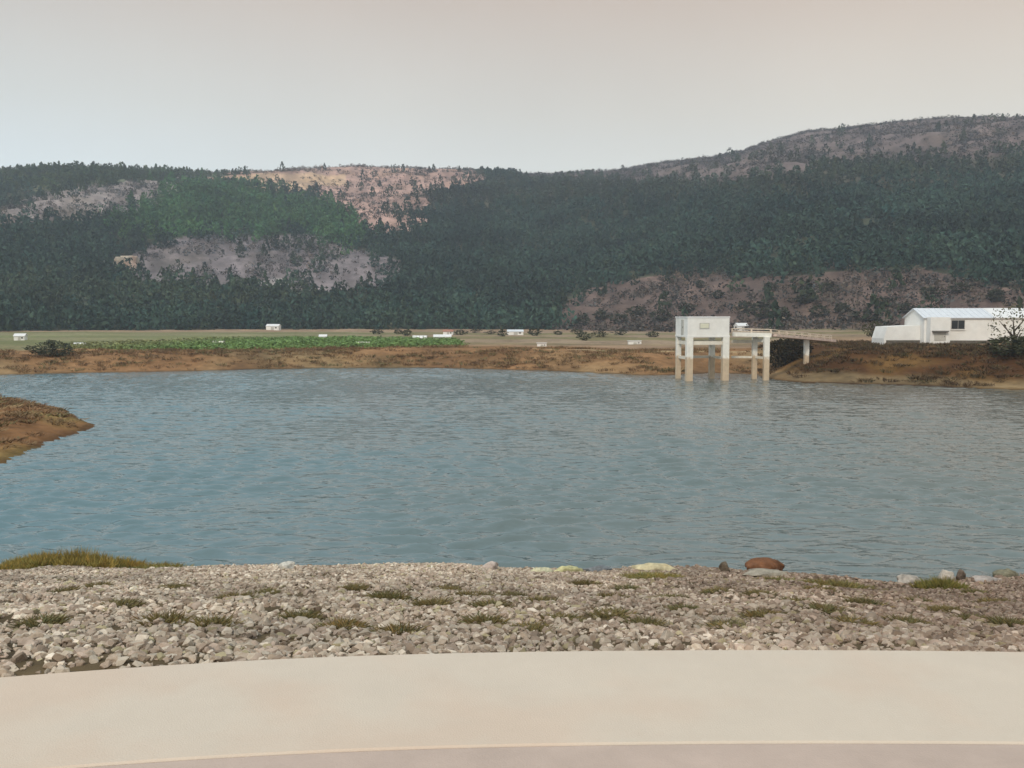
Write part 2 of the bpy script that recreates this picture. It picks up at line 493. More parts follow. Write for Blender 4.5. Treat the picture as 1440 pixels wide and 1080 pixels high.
# ------------------------------------------------------------------ the ground sheet
def build_terrain():
    az_in = np.linspace(-R(36), R(36), 760)
    az_out = np.linspace(R(36), R(324), 90)[1:-1]
    az = np.concatenate([az_in, az_out])
    rr = np.concatenate([np.linspace(.5, 32, 130), np.linspace(32, 84, 60)[1:], np.linspace(84, 150, 130)[1:], np.geomspace(150, 1100, 330)[1:], np.geomspace(1100, 1500, 14)[1:]])
    A, Rr = np.meshgrid(az, rr, indexing='ij')
    x = np.sin(A) * Rr; y = np.cos(A) * Rr
    z, d, tt = terrain(x, y)
    idx, u, v = zones(x, y, z)
    col = np.zeros(x.shape + (3,))
    n1 = fbm(x / 6, y / 6, 4)[..., None]; n2 = fbm(x / 25 + 4, y / 25, 4)[..., None]
    # valley floor: fallow ground in strips, then the green crop
    fallow = lin(150, 124, 100) * (1 + .5 * n1) * np.array([1, 1, 1])
    col[:] = fallow
    strips = sstep(-.12, .12, np.sin(y / 9.0 + 1.3 * n2[..., 0] + x * .02) * .3)[..., None]
    mid = (sstep(150, 170, y) * (1 - sstep(290, 320, y)))[..., None]
    gl = (sstep(-10, -60, x) * sstep(118, 135, y) * sstep(330, 250, y))[..., None]
    col = col * (1 - mid) + mid * (strips * lin(146, 126, 104) + (1 - strips) * lin(122, 112, 80)) * (1 + .35 * n1)
    col = col * (1 - .6 * gl) + .6 * gl * lin(116, 124, 82) * (1 + .4 * n2)
    # far bank: bare tawny earth with dry grass
    bank = sstep(30, 18, d)[..., None] * (y > 40)[..., None]
    bk = lin(136, 102, 70) * (1 - sstep(-.25, .3, n2)) + lin(138, 118, 86) * sstep(-.25, .3, n2)
    rightb = (sstep(1060, 1120, u) * (y > 60))[..., None]
    bk = bk * (1 - rightb) + rightb * (lin(88, 60, 36) * (1 - sstep(-.2, .3, n1)) + lin(100, 74, 42) * sstep(-.2, .3, n1))
    beach = (sstep(0.3, 1.0, d) * sstep(3.6, 2.0, d + 1.5 * n1[..., 0]))[..., None] * rightb
    bk = bk * (1 - beach) + beach * lin(126, 106, 78)
    col = col * (1 - bank) + bank * bk * (1 + .55 * n1)
    trk = ((np.abs(d - 13.5 - 1.5 * n2[..., 0]) < 1.1) & (u > 700) & (u < 1090) & (y > 80))[..., None]
    col = np.where(trk, lin(176, 152, 116) * (1 + .3 * n1), col)
    # spit
    spit = ((y > 34) & (y < 96) & (u < 300) & (d > -3))[..., None]
    sc_ = lin(136, 98, 64) * (1 - sstep(-.2, .25, n1)) + lin(142, 116, 70) * sstep(-.2, .25, n1)
    col = np.where(spit, sc_ * (1 + .3 * n1), col)
    # near dam face
    nearm = (y < 34)[..., None]
    col = np.where(nearm, lin(92, 78, 58) * (1 + .5 * fbm(x / .8, y / .8, 3)[..., None]), col)
    # hill
    hill = sstep(0.0, 0.02, tt)[..., None] * (y > 20)[..., None]
    hc = np.zeros_like(col); hc[:] = BASE[0]
    for i, zn in enumerate(ZONES):
        hc[idx == i] = zn[2]
    hc = hc * (1 + .45 * fbm(x / 14, y / 14, 4)[..., None]) * (1 + .5 * fbm(A * 90, Rr / 40, 3)[..., None]) * (1 + .4 * fbm(x / 3.5, y / 3.5, 2)[..., None])
    gm = sstep(.0, .45, fbm(x / 20 + 31, y / 30, 4))[..., None] * .55
    hc = hc * (1 - gm) + gm * hc * np.array([.80, .78, .66])
    col = col * (1 - hill) + hill * hc
    # wet margin
    wet = (sstep(.9, .1, d) * sstep(-2, -.2, d))[..., None]
    col = col * (1 - .5 * wet)
    col = np.clip(col, .01, .8)
    na, nr = x.shape
    I = np.arange(na * nr).reshape(na, nr)
    J = np.roll(I, -1, axis=0)
    Fc = np.stack([I[:, :-1], I[:, 1:], J[:, 1:], J[:, :-1]], -1).reshape(-1, 4)[:, ::-1]
    o = np_mesh('ground', np.stack([x, y, z], -1).reshape(-1, 3), Fc, M['ground'], col=col.reshape(-1, 3), smooth=True)
    tag(o, kind='structure')
build_terrain()

# ------------------------------------------------------------------ water
def build_water():
    rr = np.concatenate([np.arange(20, 46, .06), np.geomspace(46, 215, 620)[1:]])
    az = np.linspace(-R(36), R(38), 900)
    A, Rr = np.meshgrid(az, rr, indexing='ij')
    x = np.sin(A) * Rr; y = np.cos(A) * Rr
    z = np.zeros_like(x)
    g = np.random.default_rng(11)
    patch = 0.75 + 1.1 * np.clip(fbm(x / 9, y / 14, 3) + .2, -.3, .6)
    for i in range(52):
        L = 0.36 * (3.8 ** g.random()) if i < 44 else 1.6 + 1.6 * g.random()
        th = g.normal(0, .27) + .08
        k = 2 * math.pi / L
        fade = np.clip(1.25 - Rr / (L * 75), .30, 1)
        ph = k * (x * math.sin(th) + y * math.cos(th)) + g.random() * 6.28 + 1.6 * vnoise(x / (L * 5) + i, y / (L * 5))
        z += fade * (.0150 * L ** .9 if i < 44 else .011) * (np.sin(ph) + .25 * np.sin(2 * ph + 1))
    z *= patch
    d = lake_dist(x, y)
    na, nr = x.shape
    I = np.arange(na * nr).reshape(na, nr)
    Fc = np.stack([I[:-1, :-1], I[:-1, 1:], I[1:, 1:], I[1:, :-1]], -1).reshape(-1, 4)[:, ::-1]
    keep = (d.ravel()[Fc] < 2.5).any(1)
    Fc = Fc[keep]
    used = np.unique(Fc)
    rem = np.full(na * nr, -1); rem[used] = np.arange(len(used))
    V = np.stack([x, y, z], -1).reshape(-1, 3)[used]
    o = np_mesh('water', V, rem[Fc], M['water'], smooth=True)
    tag(o, kind='structure')
build_water()

# ------------------------------------------------------------------ concrete crest path under the camera, added to fill the pale border band
def build_added_path():
    us = [-700, -400, -150, 0, 150, 300, 500, 700, 1000, 1300, 1440, 1700, 2200]
    vs = [1015, 985, 963, 952, 940, 930, 921, 916, 913, 914, 916, 921, 935]
    edge = [ground(u, v, PATH_Z) for u, v in zip(us, vs)]
    edge = [np.array([-30, edge[0][1] - 2.6, 0])] + edge + [np.array([30, edge[-1][1] - 3.4, 0])]
    ex = np.array([e_[0] for e_ in edge]); ey = np.array([e_[1] for e_ in edge])
    xs = np.linspace(-16, 16, 161)
    c = np.polyfit(ex[1:-1], ey[1:-1], 5)
    lim0, lim1 = ex[1], ex[-2]
    yy = np.interp(xs, ex, ey)
    kern = np.hanning(13); kern /= kern.sum()
    yy = np.convolve(np.pad(yy, 6, mode='edge'), kern, 'valid')
    def strip(name, off_front, off_back, ztop, m, bev):
        prof = [(off_front, ztop - .30), (off_front, ztop - bev), (off_front - bev * .3, ztop - bev * .3), (off_front - bev, ztop), (off_back + bev, ztop), (off_back, ztop - bev), (off_back, ztop - .30)]
        n = len(prof)
        V = np.array([[xs[i], yy[i] + p, zz] for i in range(len(xs)) for p, zz in prof])
        Fc = [[i * n + k, i * n + k + 1, (i + 1) * n + k + 1, (i + 1) * n + k] for i in range(len(xs) - 1) for k in range(n - 1)]
        o = np_mesh(name, V, Fc, m)
        tag(o, kind='structure')
        return o
    strip('added_path', 0, -1.46, PATH_Z, M['concrete'], .012)
    strip('added_slab', -1.47, -8.0, PATH_Z - .006, M['concrete_pink'], .008)
    return xs, yy
PX, PY = build_added_path()

# ------------------------------------------------------------------ foliage helpers
def crown_template(n, kind, seed, quad):
    g = np.random.default_rng(seed)
    h = g.random(n)
    th = g.random(n) * 6.2832
    if kind == 'pine':
        rad = (1 - h) ** .75 * .42 * (0.55 + .5 * g.random(n)) * (1 + .25 * np.sin(3 * th + seed))
        cen = np.stack([np.cos(th) * rad, np.sin(th) * rad, .08 + h * .92], -1)
    else:
        hh = g.random(n) * 2 - 1
        rr = np.sqrt(1 - hh ** 2) * (.55 + .5 * g.random(n) ** .6) * .5 * (1 + .28 * np.sin(2 * th + seed) + .18 * np.sin(5 * th + 2 * seed))
        cen = np.stack([np.cos(th) * rr, np.sin(th) * rr, .5 + .48 * hh * (.75 + .4 * g.random(n))], -1)
    a = g.normal(size=(n, 3)); a /= np.linalg.norm(a, axis=1)[:, None]
    b_ = np.cross(a, g.normal(size=(n, 3))); b_ /= np.linalg.norm(b_, axis=1)[:, None]
    s = quad * (.6 + .8 * g.random(n))[:, None]
    V = np.stack([cen - a * s, cen + b_ * s * .6, cen + a * s, cen - b_ * s * .6], 1)
    shade = np.repeat((.82 + .36 * g.random(n))[:, None], 4, 1)
    return V, shade

def scatter(name, pos, size, hgt, cols, templates, matr, sink=.05, tilt=False):
    n = len(pos)
    g = np.random.default_rng(len(pos))
    Vs, Cs = [], []
    pick = g.integers(0, len(templates), n)
    for k, (tv, sh) in enumerate(templates):
        sel = np.where(pick == k)[0]
        if not len(sel): continue
        a = g.random(len(sel)) * 6.2832
        ca, sa = np.cos(a)[:, None], np.sin(a)[:, None]
        tf = tv.reshape(-1, 3)
        x = (tf[:, 0] * ca - tf[:, 1] * sa) * size[sel][:, None]
        y = (tf[:, 0] * sa + tf[:, 1] * ca) * size[sel][:, None]
        z = (tf[:, 2] - sink) * hgt[sel][:, None]
        Vs.append((np.stack([x, y, np.broadcast_to(z, x.shape)], -1) + pos[sel][:, None, :]).reshape(-1, 3))
        Cs.append((cols[sel][:, None, :] * sh.reshape(-1)[None, :, None]).reshape(-1, 3))
    V = np.concatenate(Vs); col = np.concatenate(Cs)
    Fc = np.arange(len(V)).reshape(-1, 4)
    o = np_mesh(name, V, Fc, matr, col=np.clip(col, .004, .9))
    return o

# ------------------------------------------------------------------ the wooded hill (far-off, uncountable)
def build_forest():
    g = np.random.default_rng(21)
    def cand(step, rmin, rmax):
        az = np.arange(-R(33), R(33), .004)
        rows = []
        r = rmin
        while r < rmax:
            a = np.arange(-R(32), R(32), step / r)
            rows.append(np.stack([a + g.normal(0, .35, len(a)) * step / r, r + g.normal(0, .35, len(a)) * step], -1))
            r += step
        P = np.concatenate(rows)
        return np.sin(P[:, 0]) * P[:, 1], np.cos(P[:, 0]) * P[:, 1]
    x, y = cand(4.6, 250, 1040)
    z, d, tt = terrain(x, y)
    idx, u, v = zones(x, y, z, 9.0)
    dens = np.full(len(x), BASE[1]); col = np.tile(np.array(BASE[2]), (len(x), 1))
    for i, zn in enumerate(ZONES):
        dens[idx == i] = zn[3]; col[idx == i] = zn[4]
    gap = fbm(x / 16, y / 16, 3)
    dens = dens * np.where((idx < 0) & (gap < -.42), .3, 1.0)
    dens = np.where((tt > .86) & (dens < .5), dens * .15, dens)
    keep = (tt > .004) & (g.random(len(x)) < dens) & (d > 30)
    x, y, z, col, tt, u, v = x[keep], y[keep], z[keep], col[keep], tt[keep], u[keep], v[keep]
    n = len(x)
    # brighter, bluer and duller trees mixed in clumps
    cl = fbm(x / 28 + 9, y / 28, 3)[:, None]
    col = col * (1 + .8 * cl) * (.86 + .28 * g.random((n, 1)))
    col = col * (1 + np.array([.16, .0, -.10]) * g.normal(0, 1, (n, 1)) * .6)
    size = 4.6 + 2.6 * g.random(n)
    hgt = size * (.95 + .5 * g.random(n))
    crest = sstep(.86, .97, tt)
    hgt *= 1 - .74 * crest; size *= 1 - .5 * crest
    T = [crown_template(60, 'pine', s, .135) for s in range(4)] + [crown_template(60, 'round', s + 10, .135) for s in range(5)]
    o = scatter('forest', np.stack([x, y, z], -1), size, hgt, col, T, M['leaf'])
    tag(o, kind='stuff')
    print('forest trees', n)
    x, y = cand(3.1, 250, 1030)
    z, d, tt = terrain(x, y)
    idx, u, v = zones(x, y, z, 9.0)
    dens = np.full(len(x), BASE[3]); col = np.tile(np.array(BASE[4]), (len(x), 1))
    for i, zn in enumerate(ZONES):
        dens[idx == i] = zn[5]; col[idx == i] = zn[6]
    clump = np.clip(.6 + 2.0 * fbm(x / 22 + 2, y / 22, 3), 0.1, 1.5)
    keep = (tt > .0) & (g.random(len(x)) < dens * clump) & (d > 40)
    x, y, z, col = x[keep], y[keep], z[keep], col[keep]
    n = len(x)
    col = col * (.30 + 1.0 * g.random((n, 1))) * (1 + np.array([.15, .02, -.1]) * g.normal(0, .7, (n, 1)))
    size = 1.6 + 2.4 * g.random(n) ** 2
    T = [crown_template(16, 'round', s + 30, .2) for s in range(5)]
    o = scatter('hillside_scrub', np.stack([x, y, z], -1), size, size * (.6 + .4 * g.random(n)), col, T, M['leaf'])
    tag(o, kind='stuff')
    print('scrub', n)
build_forest()

# ------------------------------------------------------------------ crop rows and dry grass (uncountable)
def build_crops():
    g = np.random.default_rng(5)
    P = []
    for r_ in np.arange(134, 205, 1.35):
        xs = np.arange(-110, 16, .8) + g.normal(0, .15, 158)[:len(np.arange(-110, 16, .8))]
        ys = np.full(len(xs), r_) + .10 * xs * 0 + g.normal(0, .12, len(xs))
        P.append(np.stack([xs, ys], -1))
    P = np.concatenate(P)
    x, y = P[:, 0], P[:, 1]
    z, d, tt = terrain(x, y)
    u, v = project(x, y, z)
    edge = 14 * fbm(x / 12, y / 12, 2)
    keep = inpoly(u + edge, v, [(60, 489), (150, 484), (330, 477), (470, 474), (628, 472), (655, 487), (300, 494), (150, 494)]) & (g.random(len(x)) < .93) & (d > 11)
    x, y, z = x[keep], y[keep], z[keep]
    n = len(x)
    strength = sstep(-70, -45, x)[:, None]
    col = (strength * np.array([.165, .26, .085]) + (1 - strength) * np.array([.24, .24, .11])) * (.75 + .5 * g.random((n, 1)))
    s = .75 + .35 * g.random(n)
    T = [crown_template(11, 'round', s_ + 50, .26) for s_ in range(4)]
    tag(scatter('crop', np.stack([x, y, z], -1), s, s * .75, col, T, M['leaf']), kind='stuff')
build_crops()

def blade_templates(nt_, nb, spread, lean, wid, seed0):
    T = []
    for s in range(nt_):
        g = np.random.default_rng(seed0 + s)
        th = g.random(nb) * 6.2832; rr = np.sqrt(g.random(nb)) * spread
        base = np.stack([np.cos(th) * rr, np.sin(th) * rr, np.zeros(nb)], -1)
        th2 = th + g.normal(0, .8, nb); ln = lean * (.3 + g.random(nb))
        tip = base + np.stack([np.cos(th2) * ln, np.sin(th2) * ln, .55 + .45 * g.random(nb)], -1)
        pa = g.random(nb) * 6.2832
        side = np.stack([np.cos(pa), np.sin(pa), 0 * pa], -1) * wid
        midp = base * .45 + tip * .55 + np.array([0, 0, .08])
        V = np.stack([base - side, base + side, midp + side * .8, tip], 1)
        T.append((V, np.repeat((.7 + .6 * g.random(nb))[:, None], 4, 1)))
    return T

def build_dry_grass():
    g = np.random.default_rng(8)
    n0 = 30000
    a = g.uniform(-R(33), R(33), n0); r = g.uniform(36, 150, n0)
    x, y = np.sin(a) * r, np.cos(a) * r
    z, d, tt = terrain(x, y)
    u, v = project(x, y, z)
    lim = np.where(u > 1060, 26, 17)
    dn = np.clip(.55 + 1.5 * fbm(x / 5, y / 5, 3), .03, 1)
    keep = (d > .7) & (d < lim) & (tt <= 0) & (g.random(n0) < dn) & (z > .05)
    x, y, z, u, d = x[keep], y[keep], z[keep], u[keep], d[keep]
    n = len(x)
    c1, c2, c3 = np.array([.27, .18, .095]), np.array([.21, .125, .065]), np.array([.17, .15, .07])
    k = g.random((n, 1))
    col = np.where(k < .45, c1, np.where(k < .8, c2, c3)) * (.65 + .6 * g.random((n, 1)))
    dark = np.where((u > 1060) & (y > 60), .45, 1.0)[:, None]
    col = col * dark
    T = blade_templates(5, 26, .5, .35, .03, 70)
    h = (.22 + .34 * g.random(n)) * np.where((u < 320) & (y < 95), .55, 1.0)
    tag(scatter('dry_grass', np.stack([x, y, z], -1), .8 + .7 * g.random(n), h, col, T, M['grass'], sink=.02), kind='stuff')
build_dry_grass()

# ------------------------------------------------------------------ gravel of the dam face (uncountable)
def stone_template(seed, flat=False):
    g = np.random.default_rng(seed)
    bm = bmesh.new()
    for p in g.normal(size=(15, 3)):
        p = p / np.linalg.norm(p) * (.78 + .3 * g.random())
        bm.verts.new((p[0] * .56, p[1] * .45, p[2] * (.26 if flat else .36)))
    r = bmesh.ops.convex_hull(bm, input=bm.verts)
    dead = [v for v in bm.verts if not v.link_faces]
    bmesh.ops.delete(bm, geom=dead, context='VERTS')
    bmesh.ops.triangulate(bm, faces=bm.faces)
    bmesh.ops.recalc_face_normals(bm, faces=bm.faces)
    bm.verts.ensure_lookup_table()
    bm.verts.index_update()
    V = np.array([v.co[:] for v in bm.verts]); Fc = np.array([[v.index for v in f.verts] for f in bm.faces])
    bm.free()
    return V, Fc
STONES = [stone_template(s) for s in range(14)]

def rot_mats(g, n, tilt=.5):
    a = g.random(n) * 6.2832; b_ = g.normal(0, tilt, n); c = g.normal(0, tilt, n)
    ca, sa, cb, sb, cc, s_ = np.cos(a), np.sin(a), np.cos(b_), np.sin(b_), np.cos(c), np.sin(c)
    o, l = np.zeros(n), np.ones(n)
    Rz = np.stack([np.stack([ca, -sa, o], -1), np.stack([sa, ca, o], -1), np.stack([o, o, l], -1)], 1)
    Rx = np.stack([np.stack([l, o, o], -1), np.stack([o, cb, -sb], -1), np.stack([o, sb, cb], -1)], 1)
    Ry = np.stack([np.stack([cc, o, s_], -1), np.stack([o, l, o], -1), np.stack([-s_, o, cc], -1)], 1)
    return Rz @ Rx @ Ry

def build_gravel():
    g = np.random.default_rng(13)
    n0 = 175000
    y = g.uniform(5.6, 27.5, n0); x = g.uniform(-1, 1, n0) * (y * .62 + 2)
    keep = g.random(n0) < (y * .62 + 2) / 19
    x, y = x[keep], y[keep]
    z, d, tt = terrain(x, y)
    py = np.interp(x, PX, PY)
    soil = fbm(x / 1.1 + 3, y / 1.6, 3) + .25 * fbm(x / .3, y / .3, 2)
    keep = (d > -.25) & (y > py + .1) & (y < 40) & ((soil > -.40) | (g.random(len(x)) < .25))
    for bx, by, br in BOULDERS:
        keep &= (np.hypot(x - bx, (y - by) * 1.3) > br)
    x, y, z, d = x[keep], y[keep], z[keep], d[keep]
    n = len(x)
    s = .042 + .098 * g.random(n) ** 2.0
    s = np.where(g.random(n) < .015, s + .08, s)
    t_ = g.random((n, 1))
    pal = np.array([[.52, .49, .44], [.42, .37, .32], [.34, .29, .25], [.46, .40, .36], [.66, .63, .58], [.24, .20, .165], [.40, .38, .27]])
    w = np.array([.26, .2, .16, .15, .09, .09, .05])
    ci = g.choice(len(pal), n, p=w)
    col = pal[ci] * (.8 + .4 * g.random((n, 1)))
    vignette = sstep(-3, 9, x)[:, None]  # vignette painted into the stone colour: darker and browner to the right
    col = col * (1 - vignette * np.array([.40, .47, .49]))
    patchy = fbm(x / 2.2, y / 2.2, 3)[:, None]
    col = col * (1 + .5 * patchy) * np.array([.98, .87, .76])
    Vs, Fs, Cs = [], [], []
    off = 0
    pick = g.integers(0, len(STONES), n)
    pos = np.stack([x, y, z + s * .08], -1)
    for k, (tv, tf) in enumerate(STONES):
        sel = np.where(pick == k)[0]
        Rm = rot_mats(g, len(sel), .35)
        V = np.einsum('nij,vj->nvi', Rm, tv) * s[sel][:, None, None] + pos[sel][:, None, :]
        Fs.append((tf[None] + (np.arange(len(sel)) * len(tv))[:, None, None] + off).reshape(-1, 3))
        Vs.append(V.reshape(-1, 3)); off += len(sel) * len(tv)
        Cs.append(np.repeat(col[sel], len(tv), 0))
    tag(np_mesh('gravel', np.concatenate(Vs), np.concatenate(Fs), M['stone'], col=np.clip(np.concatenate(Cs), .02, .8)), kind='stuff')
    print('stones', n)

# ------------------------------------------------------------------ shore boulders
BOULDERS = []
def boulder(name, label, u, v, wpx, hpx, colr, seed, sink=.25, group=None, yscale=.8, cut=.24):
    p = ground(u, v, 0.0)
    for _ in range(4):
        p = ground(u, v, tz(p[0], p[1]))
    m = p[1] / F
    w, h = wpx * m, hpx * m * 1.25
    BOULDERS.append((p[0], p[1], w * .5))
    bm = bmesh.new()
    bmesh.ops.create_icosphere(bm, subdivisions=4, radius=.5)
    g = np.random.default_rng(seed)
    pl = g.normal(size=(11, 3)); pl /= np.linalg.norm(pl, axis=1)[:, None]
    off = cut + .17 * g.random(11)
    for vv in bm.verts:
        c = np.array(vv.co)
        for k in range(11):
            q = c @ pl[k] - off[k]
            if q > 0: c = c - pl[k] * q * .97
        nn = float(vnoise(np.array([c[0] * 7 + seed]), np.array([c[1] * 7 + c[2] * 5]))[0])
        c = c * (1.12 + .22 * nn)
        vv.co = (c[0] * w * 1.15, c[1] * w * yscale, (c[2] + .5 - sink) * h * 1.35)
    me = bpy.data.meshes.new(name)
    bm.to_mesh(me); bm.free()
    for f in me.polygons: f.use_smooth = True
    me.materials.append(mat(name + '_stone', colr, var=.35, scale=6 / max(w, .3), bump=.03, bscale=14, rough=.9, second=tuple(c * .62 for c in colr)))
    o = bpy.data.objects.new(name, me)
    o.location = (p[0], p[1], tz(p[0], p[1]))
    o.rotation_euler = (0, 0, seed * .7)
    o.rotation_euler = (0, 0, .2 * math.sin(seed))
    C.objects.link(o)
    return tag(o, label, 'rock', group)

boulder('rock', 'rust brown rounded boulder at the waterline, right of the middle', 1075, 806, 44, 14, (.19, .082, .038), 3, sink=.14, cut=.38)
boulder('rock', 'pale flat stone ledge just below the rust brown boulder', 1076, 815, 50, 7, (.36, .31, .24), 4, sink=.4)
boulder('rock', 'pale grey rock at the water, left of the olive grass clump on the right', 1275, 824, 32, 13, (.40, .35, .30), 5, sink=.35)
boulder('rock', 'pointed whitish rock at the water behind the olive grass clump on the right', 1328, 819, 24, 15, (.50, .44, .37), 6, sink=.28)
boulder('rock', 'small dark rock beside the pointed whitish rock on the shore', 1349, 817, 14, 12, (.16, .12, .09), 7)
boulder('rock', 'flat pale yellow slab at the waterline in the middle of the near shore', 795, 807, 42, 10, (.55, .51, .27), 8, sink=.35, yscale=.5)
boulder('rock', 'small yellowish flat slab at the left end of the pale yellow slab', 762, 809, 26, 7, (.58, .54, .36), 9, sink=.35, yscale=.5)
boulder('rock', 'long flat straw coloured slab on the shore left of the rust brown boulder', 925, 806, 62, 10, (.56, .48, .30), 10, sink=.35, yscale=.45)
boulder('rock', 'small brown rock on the shore just left of the rust brown boulder', 1020, 810, 15, 12, (.15, .115, .08), 12)
boulder('rock', 'low brown rock on the far right of the near shore', 1418, 812, 34, 9, (.20, .18, .12), 13)
boulder('rock', 'broad pale boulder on the shore between pointed white rock and right edge', 1385, 820, 40, 9, (.40, .34, .30), 14)
boulder('rock', 'pinkish white stone on the shore below the middle of the water', 690, 803, 26, 10, (.56, .46, .40), 15)
boulder('rock', 'whitish stone on the near shore left of the centre', 405, 805, 22, 9, (.60, .56, .49), 16)
boulder('rock', 'grey half sunk stone in the water left of the long straw slab', 840, 806, 34, 9, (.20, .21, .22), 17, sink=.35)

build_gravel()

# ------------------------------------------------------------------ grass on the near bank
def near_point(u, v):
    p = ground(u, v, 0.0)
    for _ in range(5):
        p = ground(u, v, tz(p[0], p[1]))
    return p

def grass_patch(name, label, u, v, wpx, dpx, hgt, colr, seed, group=None, n=60):
    g = np.random.default_rng(seed)
    p = near_point(u, v)
    m = p[1] / F
    rx = wpx * m / 2
    ry = max(rx * .45, .12)
    a = g.random(n) * 6.2832; q = np.sqrt(g.random(n))
    dx, dy = np.cos(a) * q * rx, np.sin(a) * q * ry
    zz = np.array([tz(p[0] + i, p[1] + j) for i, j in zip(dx, dy)]) - p[2]
    T = blade_templates(4, 34, .6, .55, .022, seed)
    s = .16 + .14 * g.random(n)
    h = hgt * (1 - .55 * q) * (.6 + .6 * g.random(n))
    col = np.array(colr)[None] * (.6 + .7 * g.random((n, 1))) * (1 + np.array([.2, 0, -.1]) * g.normal(0, .6, (n, 1)))
    o = scatter(name, np.stack([dx, dy, zz], -1), s, h, col, T, M['grass'], sink=.02)
    o.location = p
    return tag(o, label, 'grass', group)

grass_patch('grass_clump', 'tall olive yellow grass at the water edge at the left end of the shore', 105, 796, 190, 20, .62, (.33, .25, .07), 90, n=240)
grass_patch('grass_clump', 'low yellow green grass just right of the tall grass by the water', 212, 801, 110, 10, .28, (.31, .25, .08), 91, n=110)
grass_patch('grass_clump', 'low olive grass at the left edge of the picture beside the tall grass', 8, 802, 60, 10, .30, (.31, .24, .07), 92, n=70)
grass_patch('grass_clump', 'olive grass clump below the pointed whitish rock on the right', 1322, 838, 62, 18, .34, (.21, .18, .05), 93, n=90)
grass_patch('grass_clump', 'long low grass clump at the shore right of the rust brown boulder', 1178, 832, 100, 12, .22, (.22, .185, .07), 94, n=90)
grass_patch('grass_clump', 'dark olive grass tuft alone in the gravel left of the middle', 548, 856, 54, 8, .18, (.16, .13, .05), 95, n=50)
grass_patch('grass_clump', 'yellowish grass fringe along the straw slab left of the rust boulder', 915, 816, 80, 9, .2, (.28, .24, .08), 96, n=80)
grass_patch('grass_clump', 'grass tuft at the foot of the pale ledge under the rust boulder', 1090, 822, 50, 9, .18, (.23, .19, .07), 97, n=50)
k = 0
gg = np.random.default_rng(99)
for (u, v) in [(690, 875), (420, 890), (170, 880), (905, 898), (860, 862), (1010, 842), (1240, 846), (1120, 868), (1400, 860), (745, 905), (560, 915), (300, 905), (60, 905), (1330, 880), (1200, 902), (1020, 900), (240, 842), (370, 850), (630, 838), (820, 832), (140, 842), (330, 868), (480, 905), (500, 842), (610, 868), (665, 850), (720, 852), (765, 868), (790, 890), (880, 838), (940, 855), (960, 880), (1065, 850), (1075, 888), (1150, 845), (1160, 885), (1215, 870), (1275, 900), (1290, 862), (1365, 895), (1370, 842), (1420, 900), (90, 850), (230, 905), (680, 898), (860, 885)]:
    grass_patch('grass_tuft', 'small dry olive grass tuft among the loose stones of the gravel bank', u, v, gg.uniform(22, 44), 5, gg.uniform(.08, .15), (.17, .135, .055), 110 + k, group='small dry tufts scattered in the gravel', n=26)
    k += 1

# ------------------------------------------------------------------ intake tower
def intake_tower():
    fl = ground(966, 536, 0.0)
    rz = R(5.5)
    t_ = thing('intake_tower', 'white square pump cabin raised on concrete pillars standing in the water', 'tower', (fl[0], fl[1], 0), rz)
    W, D = 4.75, 4.9
    zb, zt = 4.85, 7.15
    # origin: front-left corner; x to the right, y away
    cab = MB().box(0, W, 0, D, zb + .22, zt - .16, .02).build('wall', M['white_paint'], t_)
    MB().box(-.05, W + .05, -.05, D + .05, zt - .158, zt + .0, .03).build('roof', M['roof_pale'], t_)
    MB().box(-.04, W + .04, -.04, D + .04, zb, zb + .218, .02).build('floor_slab', M['white_paint'], t_)
    win = MB().box(1.35, 2.45, -.05, .03, zb + .95, zb + 1.6, .01).build('window', M['frame_grey'], t_)
    MB().box(1.42, 2.38, -.062, -.02, zb + 1.02, zb + 1.53).build('shutter', M['shutter'], win)
    dr = MB().box(-.05, .03, 1.5, 2.5, zb + .23, zb + 1.95, .01).build('door', M['door_grey'], t_)
    MB().box(-.11, -.05, 1.62, 1.7, zb + 1.0, zb + 1.18).build('handle', M['lintel'], dr)
    pw = .36
    for (x, y, w) in ((.30, .32, pw), (W - .34, .32, pw), (.28, D - .3, .27), (W - .5, D - .3, .3)):
        MB().box(x - w, x + w, y - w, y + w, -2.6, zb - .002, .03).build('pillar', M['pillar'], t_)
    for z, hh in ((4.22, .20), (2.5, .14)):
        if z > 4:
            MB().box(.30 + pw, W - .34 - pw, .22, .42, z - hh, z + hh).build('brace_beam', M['beam'], t_)
        MB().box(.55, W - .8, D - .4, D - .2, z - hh, z + hh).build('brace_beam', M['beam'], t_)
        MB().box(.2, .4, .32 + pw, D - .57, z - hh, z + hh).build('brace_beam', M['beam'], t_)
        MB().box(W - .44, W - .24, .32 + pw, D - .6, z - hh, z + hh).build('brace_beam', M['beam'], t_)
    return t_
intake_tower()

